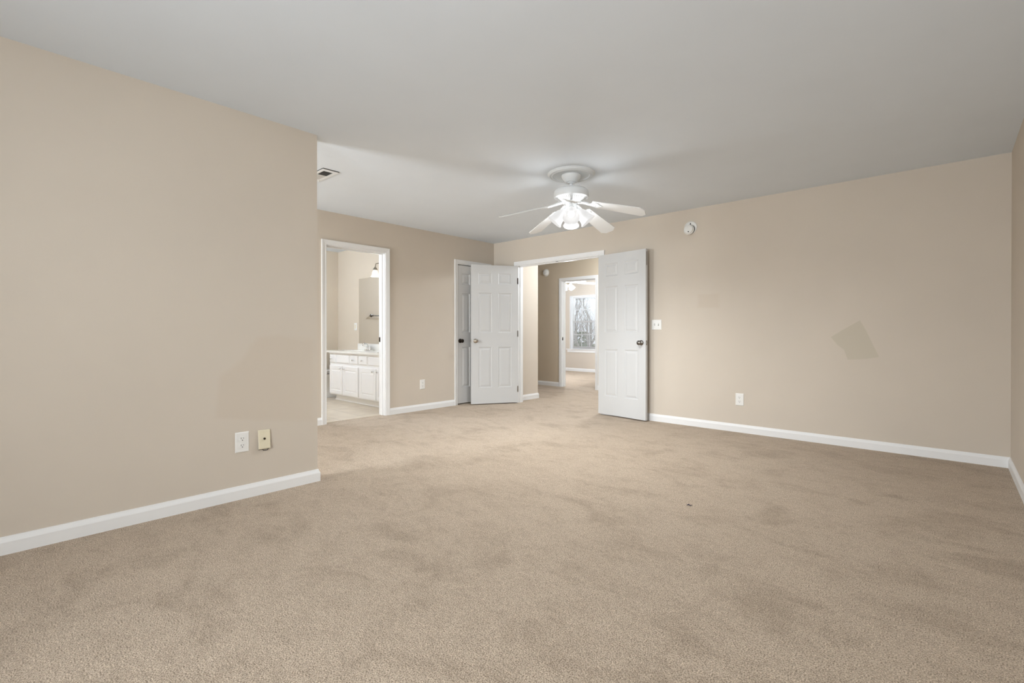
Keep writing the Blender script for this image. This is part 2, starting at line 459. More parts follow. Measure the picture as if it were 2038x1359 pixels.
# hall shell
HX, HYC, HY = -4.872, 5.935, 7.48
FA0, FA1, FH = -5.535, -4.785, 2.040
bm = bmesh.new(); box(bm, -7.6, HX, YR + TW, HYC, 0, CH)
struct(ob('wall_hall_left', bm, M['wall']), 'short beige hall wall seen through the double doors', 'wall')
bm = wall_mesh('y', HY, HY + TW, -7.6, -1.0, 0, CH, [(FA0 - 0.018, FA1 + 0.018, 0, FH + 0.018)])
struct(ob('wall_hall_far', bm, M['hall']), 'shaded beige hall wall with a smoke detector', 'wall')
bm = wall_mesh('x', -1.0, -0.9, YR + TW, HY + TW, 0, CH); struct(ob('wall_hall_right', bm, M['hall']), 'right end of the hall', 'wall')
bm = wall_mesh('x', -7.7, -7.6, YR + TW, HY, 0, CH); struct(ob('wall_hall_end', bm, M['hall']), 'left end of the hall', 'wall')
# second bedroom shell
QY, QX0, QX1 = 10.78, -9.2, -4.2
WN = (-7.715, -6.80, 0.605, 2.06)
bm = wall_mesh('y', QY, QY + 0.14, QX0, QX1, 0, CH, [WN]); struct(ob('wall_bedroom_window', bm, M['wall']), 'beige wall with the window in the room beyond the hall', 'wall')
bm = wall_mesh('x', QX0 - 0.1, QX0, HY + TW, QY + 0.14, 0, CH); struct(ob('wall_bedroom_left', bm, M['wall']), 'left wall of the room beyond the hall', 'wall')
bm = wall_mesh('x', QX1, QX1 + 0.1, HY + TW, QY + 0.14, 0, CH); struct(ob('wall_bedroom_right', bm, M['wall']), 'right wall of the room beyond the hall', 'wall')
bm = wall_mesh('y', HY + TW, HY + TW + 0.02, QX0, -7.6, 0, CH); struct(ob('wall_bedroom_near', bm, M['wall']), 'near wall of the room beyond the hall', 'wall')

# baseboards
baseboard('baseboard_left', [([(XL, YB), (XL, YC), (XL - TW, YC), (XL - TW, YB)], -1)], 'white baseboard along the near left wall')
baseboard('baseboard_bathroom_side', [([(XB, YB), (XB, BA0 - 0.063)], -1), ([(XB, BA1 + 0.063), (XB, CA0 - 0.063)], -1)], 'white baseboard beside the bathroom doorway')
baseboard('baseboard_far', [([(DA1 + 0.063, YR), (XR, YR)], -1), ([(XB, YR), (DA0 - 0.063, YR)], -1)], 'white baseboard along the long wall right of the doors')
baseboard('baseboard_right', [([(XR, YR), (XR, YB)], -1)], 'white baseboard on the right edge wall')
baseboard('baseboard_rear', [([(XR, YB), (XL, YB)], -1)], 'white baseboard behind the camera')
baseboard('baseboard_hall', [([(HX, YR + TW), (HX, HYC), (-7.6, HYC)], -1)], 'white baseboard on the short hall wall')
baseboard('baseboard_hall_far', [([(-7.6, HY), (FA0 - 0.063, HY)], -1), ([(FA1 + 0.063, HY), (-1.0, HY)], -1)], 'white baseboard on the shaded hall wall')
baseboard('baseboard_bedroom', [([(QX0, QY), (QX1, QY)], -1)], 'white baseboard under the far window')
baseboard('baseboard_bathroom', [([(BXF, BYF), (BXF, BYB)], -1)], 'white baseboard on the far bathroom wall')

# door trims (casing + jamb), struck by their own latch plates
def trim(name, axis, p0, p1, a0, a1, ht, label, faces, stop=None):
    bm = bmesh.new(); jamb(bm, axis, p0, p1, a0, a1, ht, 0.018, stop)
    for plane, out in faces: casing(bm, axis, plane, out, a0 - 0.006, a1 + 0.006, ht + 0.006)
    return struct(ob(name, bm, M['trim']), label, 'door frame')
t1 = trim('trim_1', 'x', XB - TW - 0.02, XB, BA0, BA1, BH, 'white casing around the open bathroom doorway', [(XB, 1), (XB - TW - 0.02, -1)], (XB - 0.085, XB - 0.05))
bm = bmesh.new(); box(bm, XB - 0.133, XB - 0.105, BA1 - 0.002, BA1 + 0.001, 0.93, 0.99); ob('strike_plate', bm, M['bronze'], t1)
t2 = trim('trim_2', 'x', XB - TW, XB, CA0, CA1, CHD, 'white casing around the closet door', [(XB, 1)], (XB - 0.075, XB - 0.062))
t3 = trim('trim_3', 'y', YR, YR + TW, DA0, DA1, DH, 'white casing around the wide double doorway', [(YR, -1)], (YR + 0.045, YR + 0.08))
bm = bmesh.new(); box(bm, -4.06, -4.03, YR + 0.01, YR + 0.035, DH - 0.0015, DH + 0.001); ob('strike_plate', bm, M['dark'], t3)
t4 = trim('trim_4', 'y', HY, HY + TW, FA0, FA1, FH, 'white casing around the doorway at the far side of the hall', [(HY, -1), (HY + TW, 1)], (HY + 0.05, HY + 0.085))
bm = bmesh.new(); box(bm, FA0 - 0.001, FA0 + 0.0015, HY + 0.006, HY + 0.034, 0.90, 0.96); ob('strike_plate', bm, M['bronze'], t4)

# door leaves
six_panel('door_1', 0.606, 'narrow white six panel closet door with a dark round knob', (XB - 0.057, CA1 - 0.002, 0.014), -PI / 2, M['bronze'], 0.606 - 0.062, narrow=True)
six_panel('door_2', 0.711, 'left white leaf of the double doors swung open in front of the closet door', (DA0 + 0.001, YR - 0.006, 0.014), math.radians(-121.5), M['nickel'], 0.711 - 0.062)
d2 = bpy.data.objects['door_2']
for hz in (0.20, 1.02, 1.80):
    bm = bmesh.new(); box(bm, 0.001, 0.017, 0.0345, 0.0368, hz - 0.045, hz + 0.045)
    ob('hinge', bm, M['bronze'] if hz > 1.5 else M['hinge'], d2)
ra = math.radians(-7.4)
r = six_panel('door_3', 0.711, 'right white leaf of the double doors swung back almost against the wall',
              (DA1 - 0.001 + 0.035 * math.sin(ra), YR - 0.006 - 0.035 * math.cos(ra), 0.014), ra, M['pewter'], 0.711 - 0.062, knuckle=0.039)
bm = bmesh.new(); box(bm, 0.710, 0.7122, 0.009, 0.026, 1.83, 1.99); box(bm, 0.7115, 0.7155, 0.013, 0.022, 1.90, 1.94, 0.001)
ob('flush_bolt', bm, M['hinge'], r)
bm = wall_mesh('x', -6.2, -6.1, BYB + 0.1, YR + TW, 0, CH); box(bm, -6.2, XB - TW, YR - 0.02, YR, 0, CH)
struct(ob('wall_closet', bm, M['wall']), 'wall inside the closet', 'wall')

# windows
def window(name, axis, p0, p1, a0, a1, z0, z1, label, inward, cols=3, panes=True):
    """sash window set in the wall opening; p0..p1 = sash zone on the thickness axis"""
    root = thing(name, label, 'window', ((a0 + a1) / 2, p0, z0) if axis == 'y' else (p0, (a0 + a1) / 2, z0)); root['kind'] = 'structure'
    off = root.location.copy()
    def put(bm, b0, b1, h0, h1, q0, q1, bev=0):
        if axis == 'y': box(bm, b0 - off.x, b1 - off.x, q0 - off.y, q1 - off.y, h0 - off.z, h1 - off.z, bev)
        else: box(bm, q0 - off.x, q1 - off.x, b0 - off.y, b1 - off.y, h0 - off.z, h1 - off.z, bev)
    f = 0.035; pm = (p0 + p1) / 2
    bm = bmesh.new()
    put(bm, a0, a0 + f, z0, z1, p0, p1); put(bm, a1 - f, a1, z0, z1, p0, p1); put(bm, a0 + f, a1 - f, z1 - f, z1, p0, p1); put(bm, a0 + f, a1 - f, z0, z0 + f, p0, p1)
    ob('window_frame', bm, M['trim'], root)
    zm = (z0 + z1) / 2 + 0.012
    for (h0, h1, q0, q1) in ((z0 + f, zm + 0.018, p0 + 0.004, pm - 0.002), (zm - 0.018, z1 - f, pm + 0.002, p1 - 0.004)):
        bm = bmesh.new(); e = 0.036; b0, b1 = a0 + f, a1 - f
        put(bm, b0, b0 + e, h0, h1, q0, q1); put(bm, b1 - e, b1, h0, h1, q0, q1); put(bm, b0 + e, b1 - e, h0, h0 + e, q0, q1); put(bm, b0 + e, b1 - e, h1 - e, h1, q0, q1)
        qm = (q0 + q1) / 2
        for c in range(1, cols):
            x = b0 + e + (b1 - b0 - 2 * e) * c / cols; put(bm, x - 0.009, x + 0.009, h0 + e, h1 - e, qm - 0.006, qm + 0.006)
        zc = (h0 + h1) / 2; put(bm, b0 + e, b1 - e, zc - 0.009, zc + 0.009, qm - 0.005, qm + 0.005)
        sash = ob('sash', bm, M['trim'], root)
        if panes:
            bm = bmesh.new(); put(bm, b0 + e, b1 - e, h0 + e, h1 - e, qm - 0.002, qm + 0.002); ob('glass_pane', bm, M['glass'], sash)
    return root
wr = window('window_1', 'y', QY + 0.075, QY + 0.135, *WN, 'bright white sash window with blinds in the room beyond the hall', -1)
bm = bmesh.new(); off = wr.location
box(bm, -7.815 - off.x, -6.70 - off.x, QY - 0.035 - off.y, QY + 0.07 - off.y, 0.583 - off.z, 0.605 - off.z, 0.004)
ob('window_sill', bm, M['trim'], wr)
bm = bmesh.new()
box(bm, WN[0] - off.x, WN[0] + 0.012 - off.x, QY - 0.001 - off.y, QY + 0.075 - off.y, WN[2] - off.z, WN[3] - off.z); box(bm, WN[1] - 0.012 - off.x, WN[1] - off.x, QY - 0.001 - off.y, QY + 0.075 - off.y, WN[2] - off.z, WN[3] - off.z)
box(bm, WN[0] + 0.012 - off.x, WN[1] - 0.012 - off.x, QY - 0.001 - off.y, QY + 0.075 - off.y, WN[3] - 0.012 - off.z, WN[3] - off.z)
ob('window_liner', bm, M['trim'], wr)
bm = bmesh.new(); box(bm, -7.79 - off.x, -6.725 - off.x, QY - 0.014 - off.y, QY - off.y, 0.515 - off.z, 0.583 - off.z, 0.003)
ob('window_apron', bm, M['trim'], wr)
window('window_unseen_nook', 'y', YB - 0.115, YB - 0.055, *RW, 'unseen white sash window assumed in the nook behind the near left wall', 1, 3, panes=False)
window('window_3', 'y', YB - 0.115, YB - 0.055, *RW2, 'white sash window behind the camera', 1, 6, panes=False)

# ------------------------------------------------------------------ ceiling fan
def bladeshape(r0, r1, w0, w1, cut, th=0.006):
    bm = bmesh.new()
    pts = [(r0, -w0 / 2), (r1 - cut, -w1 / 2), (r1, -w1 / 2 + cut * 1.0), (r1, w1 / 2 - cut * 1.0), (r1 - cut, w1 / 2), (r0, w0 / 2)]
    pts = [(r0 + 0.012, -w0 / 2)] + pts[1:5] + [(r0 + 0.012, w0 / 2), (r0, w0 / 2 - 0.02), (r0, -w0 / 2 + 0.02)]
    lo = [bm.verts.new((x, y, -th / 2)) for x, y in pts]; hi = [bm.verts.new((x, y, th / 2)) for x, y in pts]
    bm.faces.new(list(reversed(lo))); bm.faces.new(hi)
    for k in range(len(pts)):
        j = (k + 1) % len(pts); bm.faces.new((lo[k], lo[j], hi[j], hi[k]))
    return bm
BELL = [(0.020, 0), (0.024, -0.006), (0.030, -0.018), (0.040, -0.035), (0.047, -0.060), (0.050, -0.085), (0.056, -0.105), (0.068, -0.124), (0.066, -0.125), (0.054, -0.106), (0.048, -0.085), (0.045, -0.060), (0.038, -0.036), (0.026, -0.020)]
def shade_bm(k=1.0):
    bm = bmesh.new(); lathe(bm, [(r * k, z * k) for r, z in BELL], 28); return bm

FX, FY = -2.447, 3.440
fan = thing('ceiling_fan', 'white five blade ceiling fan with four lit bell shades', 'ceiling fan', (FX, FY, CH))
bm = bmesh.new()
lathe(bm, [(0, -0.012), (0.082, -0.012), (0.086, -0.020), (0.084, -0.030), (0.076, -0.044), (0.056, -0.072), (0.046, -0.078), (0.034, -0.080), (0.033, -0.086), (0.013, -0.088)], 40)
ob('canopy', bm, M['white_metal'], fan, smooth=True)
bm = bmesh.new(); tube(bm, [(0, 0, -0.085), (0, 0, -0.135)], 0.013, 16); ob('downrod', bm, M['white_metal'], fan, smooth=True)
bm = bmesh.new()
lathe(bm, [(0.013, -0.128), (0.035, -0.130), (0.100, -0.134), (0.132, -0.142), (0.148, -0.156), (0.152, -0.170), (0.152, -0.205), (0.149, -0.212), (0.140, -0.216), (0.136, -0.220)], 48)
mh = ob('motor_housing', bm, M['white_metal'], fan, smooth=True)
bm = bmesh.new(); lathe(bm, [(0.141, -0.214), (0.128, -0.222), (0.085, -0.252), (0.0, -0.253)], 48)
mc = ob('vented_motor_cover', bm, M['white_metal'], fan, smooth=True)
bm = bmesh.new()
for k in range(44):
    a = 2 * PI * k / 44; c, s_ = math.cos(a), math.sin(a)
    rr = ((0.126, -0.2245), (0.092, -0.2485)); hw = 0.0032
    q = []
    for r0, z in rr:
        for sg in (-1, 1): q.append((r0 * c - sg * hw * s_, r0 * s_ + sg * hw * c, z))
    for d in (0.0012,):
        up = [bm.verts.new((x, y, z - 0.0012)) for x, y, z in q]; dn = [bm.verts.new((x, y, z + 0.003)) for x, y, z in q]
        bm.faces.new((up[0], up[1], up[3], up[2])); bm.faces.new((dn[0], dn[2], dn[3], dn[1]))
        for i, j in ((0, 1), (1, 3), (3, 2), (2, 0)): bm.faces.new((up[i], dn[i], dn[j], up[j]))
ob('vent_slots', bm, M['grille'], mc)
bm = bmesh.new(); lathe(bm, [(0, -0.250), (0.060, -0.250), (0.060, -0.262), (0.052, -0.275), (0.052, -0.318), (0.046, -0.330), (0.020, -0.336), (0, -0.337)], 36)
ob('light_fitter', bm, M['white_metal'], fan, smooth=True)
ANG0 = -54.6
def blade_frame(th, r, z, droop, pitch):
    return Matrix.Rotation(math.radians(ANG0 + th), 4, 'Z') @ Matrix.Translation((r, 0, z)) @ Matrix.Rotation(math.radians(droop), 4, 'Y') @ Matrix.Rotation(math.radians(pitch), 4, 'X')
for th in (0, 72, 144, 216, 288):
    mat = blade_frame(th, 0.0, 0.0, 0, 0)
    # drooping blade with pitch
    bm = bladeshape(0.0, 0.455, 0.118, 0.150, 0.038)
    bl = ob('fan_blade', bm, M['blade'], fan)
    bl.matrix_local = blade_frame(th, 0.195, -0.290, 15.0, -13)
    bm = bmesh.new()
    # blade iron: arm from the motor and a scalloped plate under the blade root
    inv = blade_frame(th, 0.195, -0.290, 15.0, -13).inverted() @ blade_frame(th, 0, 0, 0, 0)
    arm = [inv @ Vector(p) for p in ((0.075, 0, -0.256), (0.12, 0, -0.268), (0.165, 0, -0.287), (0.215, 0, -0.306))]
    tube(bm, arm, [0.012, 0.013, 0.011, 0.008], 10)
    pl = [(0.0, -0.030), (0.03, -0.050), (0.055, -0.042), (0.062, -0.022), (0.085, 0.0), (0.062, 0.022), (0.055, 0.042), (0.03, 0.050), (0.0, 0.030), (-0.025, 0.012), (-0.025, -0.012)]
    lo = [bm.verts.new((x, y, -0.0105)) for x, y in pl]; hi = [bm.verts.new((x, y, -0.0032)) for x, y in pl]
    bm.faces.new(list(reversed(lo))); bm.faces.new(hi)
    for k in range(len(pl)): bm.faces.new((lo[k], lo[(k + 1) % len(pl)], hi[(k + 1) % len(pl)], hi[k]))
    for sx, sy in ((0.03, -0.032), (0.03, 0.032), (0.062, 0)):
        lathe(bm, [(0, -0.0135), (0.006, -0.0125), (0.007, -0.0105)], 10, Matrix.Translation((sx, sy, 0)))
    ob('blade_iron', bm, M['white_metal'], bl, smooth=True)
for th in (0, 90, 180, 270):
    base = Matrix.Rotation(math.radians(ANG0 + th), 4, 'Z') @ Matrix.Translation((0.062, 0, -0.318)) @ Matrix.Rotation(math.radians(-40), 4, 'Y')
    bm = bmesh.new(); a0 = base.inverted() @ (Matrix.Rotation(math.radians(ANG0 + th), 4, 'Z') @ Vector((0.02, 0, -0.295)))
    sh = ob('lamp_shade', shade_bm(1.08), M['shade'], fan, smooth=True); sh.matrix_local = base
    tube(bm, [a0, a0 * 0.4 + Vector((0, 0, 0.004)), (0, 0, -0.004)], [0.013, 0.015, 0.021], 14)
    lathe(bm, [(0.0, 0.006), (0.020, 0.004), (0.026, -0.006), (0.026, -0.016)], 20)
    ob('socket_arm', bm, M['white_metal'], sh, smooth=True)
    bm = bmesh.new(); lathe(bm, [(0, -0.012), (0.013, -0.016), (0.015, -0.04), (0.026, -0.065), (0.030, -0.082), (0.026, -0.100), (0.014, -0.111), (0, -0.114)], 20)
    ob('bulb', bm, M['bulb'], sh, smooth=True)
    p = fan.location + (base @ Vector((0, 0, -0.185)))
    spot('fan_bulb_light', p, Vector((0, 0, -1)) + 0.35 * (base.to_3x3() @ Vector((0, 0, -1))), 38.0, (0.97, 1.0, 1.02), 0.05, 155, 0.75)
point('fan_shade_glow', (FX, FY, CH - 0.425), 12.0, (0.97, 1.0, 1.02), 0.085)
md = bmesh.new()
lathe(md, [(0, -0.014), (0.150, -0.014), (0.156, -0.016), (0.160, -0.022), (0.166, -0.024), (0.174, -0.018), (0.180, -0.018), (0.186, -0.023), (0.194, -0.020), (0.200, -0.010), (0.206, -0.006), (0.207, 0)], 64)
tag(ob('ceiling_medallion', md, M['plaster'], loc=(FX, FY, CH), smooth=True), 'round moulded white plaster ring on the ceiling above the fan', 'ceiling medallion')

# ------------------------------------------------------------------ ceiling air vent
vent = thing('air_vent', 'small white ceiling air register with dark louvres beside the near left wall', 'air vent', (-4.082, 1.972, CH))
bm = bmesh.new(); vx, vy = 0.177, 0.070
# frame with sloped border around the louvre opening
for (x0, x1, y0, y1) in ((-vx, vx, -vy, -0.042), (-vx, vx, 0.042, vy), (-vx, -0.130, -0.042, 0.042), (0.130, vx, -0.042, 0.042), (-0.003, 0.006, -0.042, 0.042)):
    box(bm, x0, x1, y0, y1, -0.008, 0.0)
ob('vent_frame', bm, M['white_metal'], vent)
bm = bmesh.new(); box(bm, -vx - 0.0025, vx + 0.0025, -vy - 0.0025, vy + 0.0025, -0.0055, -0.0002); box(bm, -0.1302, 0.1302, -0.0422, 0.0422, -0.001, -0.0003); ob('frame_shade_rim', bm, M['dark'], vent)  # dark rim standing in for the shade along the frame sides
bm = bmesh.new(); box(bm, -0.130, 0.130, -0.042, 0.042, -0.0012, 0.0); ob('duct_opening', bm, M['dark'], vent)
for (x0, x1, tilt) in ((-0.129, -0.004, -35), (0.007, 0.129, 35)):
    bm = bmesh.new(); n = 11
    for k in range(n):
        x = x0 + (x1 - x0) * (k + 0.5) / n
        dx = 0.0055 * (1 if tilt > 0 else -1)
        vs = [bm.verts.new(q) for q in ((x - dx, -0.042, -0.0015), (x - dx, 0.042, -0.0015), (x + dx, 0.042, -0.0075), (x + dx, -0.042, -0.0075))]
        bm.faces.new(vs)
        vs2 = [bm.verts.new(v.co + Vector((0.0008, 0, 0))) for v in vs]; bm.faces.new(list(reversed(vs2)))
        for i in range(4): bm.faces.new((vs[i], vs2[i], vs2[(i + 1) % 4], vs[(i + 1) % 4]))
    ob('louvre_bank', bm, M['grille'], vent)
bm = bmesh.new(); box(bm, -0.160, -0.150, 0.046, 0.054, -0.020, -0.008, 0.001); ob('damper_lever', bm, M['grille'], vent)

# ------------------------------------------------------------------ wall plates
def wallframe(axis, out):
    """angle so that local -y points away from the wall"""
    return {('x', 1): PI / 2, ('x', -1): -PI / 2, ('y', -1): 0.0, ('y', 1): PI}[(axis, out)]
def plate_bm(wd, ht, th=0.006):
    bm = bmesh.new(); r = [(-wd / 2, -ht / 2), (wd / 2, -ht / 2), (wd / 2, ht / 2), (-wd / 2, ht / 2)]
    prev = None
    for ins, y in ((0, 0), (0, -th * 0.45), (0.005, -th)):
        q = [bm.verts.new((x - math.copysign(ins, x), y, z - math.copysign(ins, z))) for x, z in r]
        if prev:
            for k in range(4): bm.faces.new((prev[k], prev[(k + 1) % 4], q[(k + 1) % 4], q[k]))
        prev = q
    bm.faces.new(prev)
    return bm
def outlet(loc, ang, label, wd=0.080, ht=0.127, first=[]):
    if first: return dup(first[0], loc, ang, label)
    root = thing('wall_outlet', label, 'outlet', loc, ang, 'duplex outlets on the bedroom walls'); first.append(root)
    ob('cover_plate', plate_bm(wd, ht), M['plastic'], root)
    for zc in (0.0215, -0.0215):
        bm = bmesh.new()
        pts = []
        for k in range(28):
            a = 2 * PI * k / 28; x, z = 0.0185 * math.cos(a), 0.0185 * math.sin(a); z = max(-0.0150, min(0.0150, z)); pts.append((x, z + zc))
        f0 = [bm.verts.new((x, -0.0055, z)) for x, z in pts]; f1 = [bm.verts.new((x, -0.0085, z)) for x, z in pts]
        bm.faces.new(f1)
        for k in range(28): bm.faces.new((f0[k], f0[(k + 1) % 28], f1[(k + 1) % 28], f1[k]))
        rc = ob('receptacle', bm, M['plastic'], root)
        bm = bmesh.new()
        box(bm, -0.0082, -0.0058, -0.0090, -0.0080, zc - 0.001, zc + 0.0085); box(bm, 0.0058, 0.0080, -0.0090, -0.0080, zc + 0.000, zc + 0.0075)
        lathe(bm, [(0, 0.0090), (0.0030, 0.0090), (0.0030, 0.0080)], 12, Matrix.Translation((0, 0, zc - 0.0085)) @ Matrix.Rotation(PI / 2, 4, 'X'))
        ob('slots', bm, M['dark'], rc)
    bm = bmesh.new(); lathe(bm, [(0, 0.0078), (0.0035, 0.0072), (0.0035, 0.0055)], 12, Matrix.Rotation(PI / 2, 4, 'X')); ob('screw', bm, M['plastic'], root)
    return root
outlet((XL, 1.070, 0.357), wallframe('x', 1), 'white duplex outlet low on the near left wall beside the ivory cable plate')
outlet((XB, 3.947, 0.349), wallframe('x', 1), 'small white outlet between the bathroom doorway and the closet door')
outlet((-1.626, YR, 0.345), wallframe('y', -1), 'white outlet low on the long wall right of the double doors')
cp = thing('cable_wall_plate', 'loose ivory coaxial cable plate tilted off the near left wall', 'cable plate', (XL + 0.002, 1.200, 0.355), wallframe('x', 1))
bm = plate_bm(0.072, 0.123); cpl = ob('cover_plate', bm, M['ivory'], cp); cpl.rotation_euler = (math.radians(-6), 0, math.radians(-5)); cpl.location = (0, -0.006, 0)
bm = bmesh.new(); tube(bm, [(0, -0.005, 0.004), (0, -0.016, 0.004)], [0.0055, 0.0045], 12); lathe(bm, [(0, 0.0085), (0.0075, 0.0085), (0.0075, 0.005)], 6, Matrix.Translation((0, 0, 0.004)) @ Matrix.Rotation(PI / 2, 4, 'X'))
ob('coaxial_jack', bm, M['bronze'], cpl)
for z in (0.043, -0.043):
    bm = bmesh.new(); lathe(bm, [(0, 0.0078), (0.0035, 0.0072), (0.0035, 0.0055)], 12, Matrix.Translation((0, 0, z)) @ Matrix.Rotation(PI / 2, 4, 'X')); ob('screw', bm, M['ivory'], cpl)
bm = bmesh.new(); box(bm, -0.033, 0.0395, 0.0005, 0.0025, -0.0665, 0.054); ob('dark_gap_sheet', bm, M['dark'], cp)  # dark sheet filling the gap behind the loose plate
bm = bmesh.new(); tube(bm, [(-0.020, 0.0, -0.052), (-0.005, -0.006, -0.071), (0.018, -0.008, -0.072), (0.034, -0.005, -0.055)], 0.0022, 8); ob('loose_cable', bm, M['dark'], cp)

sw = thing('light_switch', 'white double toggle switch plate beside the right door leaf', 'light switch', (-2.555, YR, 1.142), wallframe('y', -1))
ob('cover_plate', plate_bm(0.122, 0.118), M['plastic'], sw)
for k, x in enumerate((-0.024, 0.024)):
    bm = bmesh.new(); box(bm, x - 0.005, x + 0.005, -0.0062, -0.0050, -0.012, 0.012); sl = ob('toggle_slot', bm, M['dark'], sw)
    bm = bmesh.new(); dz = 0.007 if k else -0.007
    vs = [(x - 0.004, -0.006, -0.006), (x + 0.004, -0.006, -0.006), (x + 0.004, -0.006, 0.006), (x - 0.004, -0.006, 0.006)]
    lo = [bm.verts.new(v) for v in vs]; hi = [bm.verts.new((x + (vx_ - x) * 0.8, -0.018, z * 0.6 + dz)) for vx_, y, z in vs]
    bm.faces.new(hi)
    for i in range(4): bm.faces.new((lo[i], lo[(i + 1) % 4], hi[(i + 1) % 4], hi[i]))
    ob('toggle', bm, M['plastic'], sl)
for x in (-0.024, 0.024):
    for z in (-0.030, 0.030):
        bm = bmesh.new(); lathe(bm, [(0, 0.0075), (0.003, 0.007), (0.003, 0.0055)], 10, Matrix.Translation((x, 0, z)) @ Matrix.Rotation(PI / 2, 4, 'X')); ob('screw', bm, M['grille'], sw)

# ------------------------------------------------------------------ smoke detectors
YUP = Matrix.Rotation(PI / 2, 4, 'X')      # lathe axis +z -> -y (out of the wall)
sd = thing('smoke_detector', 'white smoke detector hanging off its round base above the right door leaf', 'smoke detector', (-2.150, YR, 2.228), 0)
bm = bmesh.new(); lathe(bm, [(0, 0.004), (0.060, 0.004), (0.062, 0.010), (0.070, 0.009), (0.073, 0.004), (0.073, 0)], 40, YUP)
sb = ob('mounting_base', bm, M['plastic'], sd, smooth=True)
for q in ((-0.004, 0.004, 0.034, 0.052), (-0.052, -0.044, 0.002, 0.016)):
    bm = bmesh.new(); box(bm, q[0], q[1], -0.012, -0.0042, q[2], q[3], 0.001); ob('mounting_slot', bm, M['dark'], sb)
bm = bmesh.new(); lathe(bm, [(0, 0), (0.054, 0), (0.057, 0.004), (0.057, 0.014), (0.050, 0.022), (0.050, 0.026), (0.046, 0.034), (0.030, 0.040), (0, 0.041)], 40, YUP)
bd = ob('detector_body', bm, M['plastic'], sd, smooth=True); bm = bmesh.new(); lathe(bm, [(0, -0.013), (0.054, -0.013), (0.0560, -0.001), (0, -0.001)], 36, Matrix.Translation((0.0045, 0, 0.0045)) @ YUP); ob('gap_shade_disc', bm, M['dark'], bd, smooth=True); bd.location = (-0.008, -0.022, -0.026); bd.rotation_euler = (math.radians(-10), 0, math.radians(5))  # dark offset disc draws the shadow between body and base
bm = bmesh.new(); lathe(bm, [(0, 0.043), (0.006, 0.042), (0.007, 0.034)], 14, Matrix.Translation((0.004, 0, -0.034)) @ YUP); ob('test_button', bm, M['dark'], bd)
sd2 = thing('smoke_detector', 'small white smoke detector on the shaded hall wall', 'smoke detector', (-5.928, HY, 2.242), 0)
bm = bmesh.new(); lathe(bm, [(0, 0.006), (0.068, 0.006), (0.074, 0.003), (0.074, 0)], 36, YUP); sb2 = ob('mounting_base', bm, M['plastic'], sd2, smooth=True)
bm = bmesh.new(); lathe(bm, [(0, 0), (0.054, 0), (0.057, 0.004), (0.057, 0.018), (0.052, 0.034), (0.036, 0.044), (0, 0.045)], 36, YUP)
bd2 = ob('detector_body', bm, M['plastic'], sd2, smooth=True); bd2.location = (-0.004, -0.005, 0)
bm = bmesh.new(); lathe(bm, [(0, 0.043), (0.006, 0.042), (0.006, 0.034)], 12, Matrix.Translation((-0.036, 0, -0.006)) @ YUP); ob('indicator', bm, M['dark'], bd2)

# ------------------------------------------------------------------ bathroom
VF, VB = 3.600, 4.068
van = thing('vanity_cabinet', 'long white bathroom vanity cabinet with raised panel doors', 'vanity', (-6.30, 3.84, 0))
ox, oy = -6.30, 3.84
def vbox(bm, x0, x1, y0, y1, z0, z1, bev=0): box(bm, x0 - ox, x1 - ox, y0 - oy, y1 - oy, z0, z1, bev)
VL, VR = -7.205, -5.398
bm = bmesh.new()
vbox(bm, VL, VL + 0.018, VF + 0.018, VB, 0.088, 0.7395); vbox(bm, VR - 0.018, VR, VF + 0.018, VB, 0.088, 0.7395); vbox(bm, VL + 0.018, VR - 0.018, VF + 0.037, VB, 0.088, 0.106)
vbox(bm, VL + 0.018, VR - 0.018, VB - 0.012, VB, 0.106, 0.7395); vbox(bm, VL + 0.018, VR - 0.018, VF + 0.018, VF + 0.037, 0.088, 0.7395)
ob('cabinet_body', bm, M['cab'], van)
bm = bmesh.new(); vbox(bm, VL + 0.09, VR, VF + 0.09, VB, 0.0, 0.088)
sweep(bm, [(VR - ox, VF + 0.09 - oy), (VL + 0.09 - ox, VF + 0.09 - oy), (VL + 0.09 - ox, VB - oy)], [(0, 0), (0.024, 0), (0.022, 0.012), (0.012, 0.022), (0.010, 0.060), (0.004, 0.074), (0, 0.076)], -1 if False else 1)
ob('toe_kick', bm, M['cab'], van)
def front(bm, x0, x1, z0, z1, raised):
    wd, ht = x1 - x0, z1 - z0; b2 = bmesh.new()
    if raised:
        panel_slab(b2, wd, ht, 0.018, [0, 0.048, wd - 0.048, wd], [0, 0.055, ht - 0.055, ht], {(1, 1)}, ((0.006, 0.006), (0.010, 0.006), (0.030, 0.001)))
    else:
        r = [(0, 0, wd, ht)]; prev = None
        for ins, y in ((0, 0.018), (0, 0.006), (0.008, 0.0)):
            q = [b2.verts.new((x, y, z)) for x, z in ((ins, ins), (wd - ins, ins), (wd - ins, ht - ins), (ins, ht - ins))]
            if prev:
                for k in range(4): b2.faces.new((prev[k], prev[(k + 1) % 4], q[(k + 1) % 4], q[k]))
            prev = q
        b2.faces.new(prev)
    bmesh.ops.translate(b2, vec=(x0 - ox, VF - oy, z0), verts=b2.verts[:])
    return b2
def cknob(par, x, z):
    bm = bmesh.new(); lathe(bm, [(0, 0), (0.007, 0), (0.005, 0.006), (0.005, 0.012), (0.012, 0.018), (0.014, 0.024), (0.009, 0.030), (0, 0.031)], 18, Matrix.Translation((x - ox, VF - oy, z)) @ YUP)
    ob('knob', bm, M['chrome'], par, smooth=True)
for x0, x1, kx in ((-7.187, -7.008, -7.110), (-6.542, -6.349, -6.458), (-6.299, -6.092, -6.198), (-5.625, -5.440, -5.53)):
    d = ob('drawer', front(None, x0, x1, 0.588, 0.708, False), M['cab'], van); cknob(d, kx, 0.645)
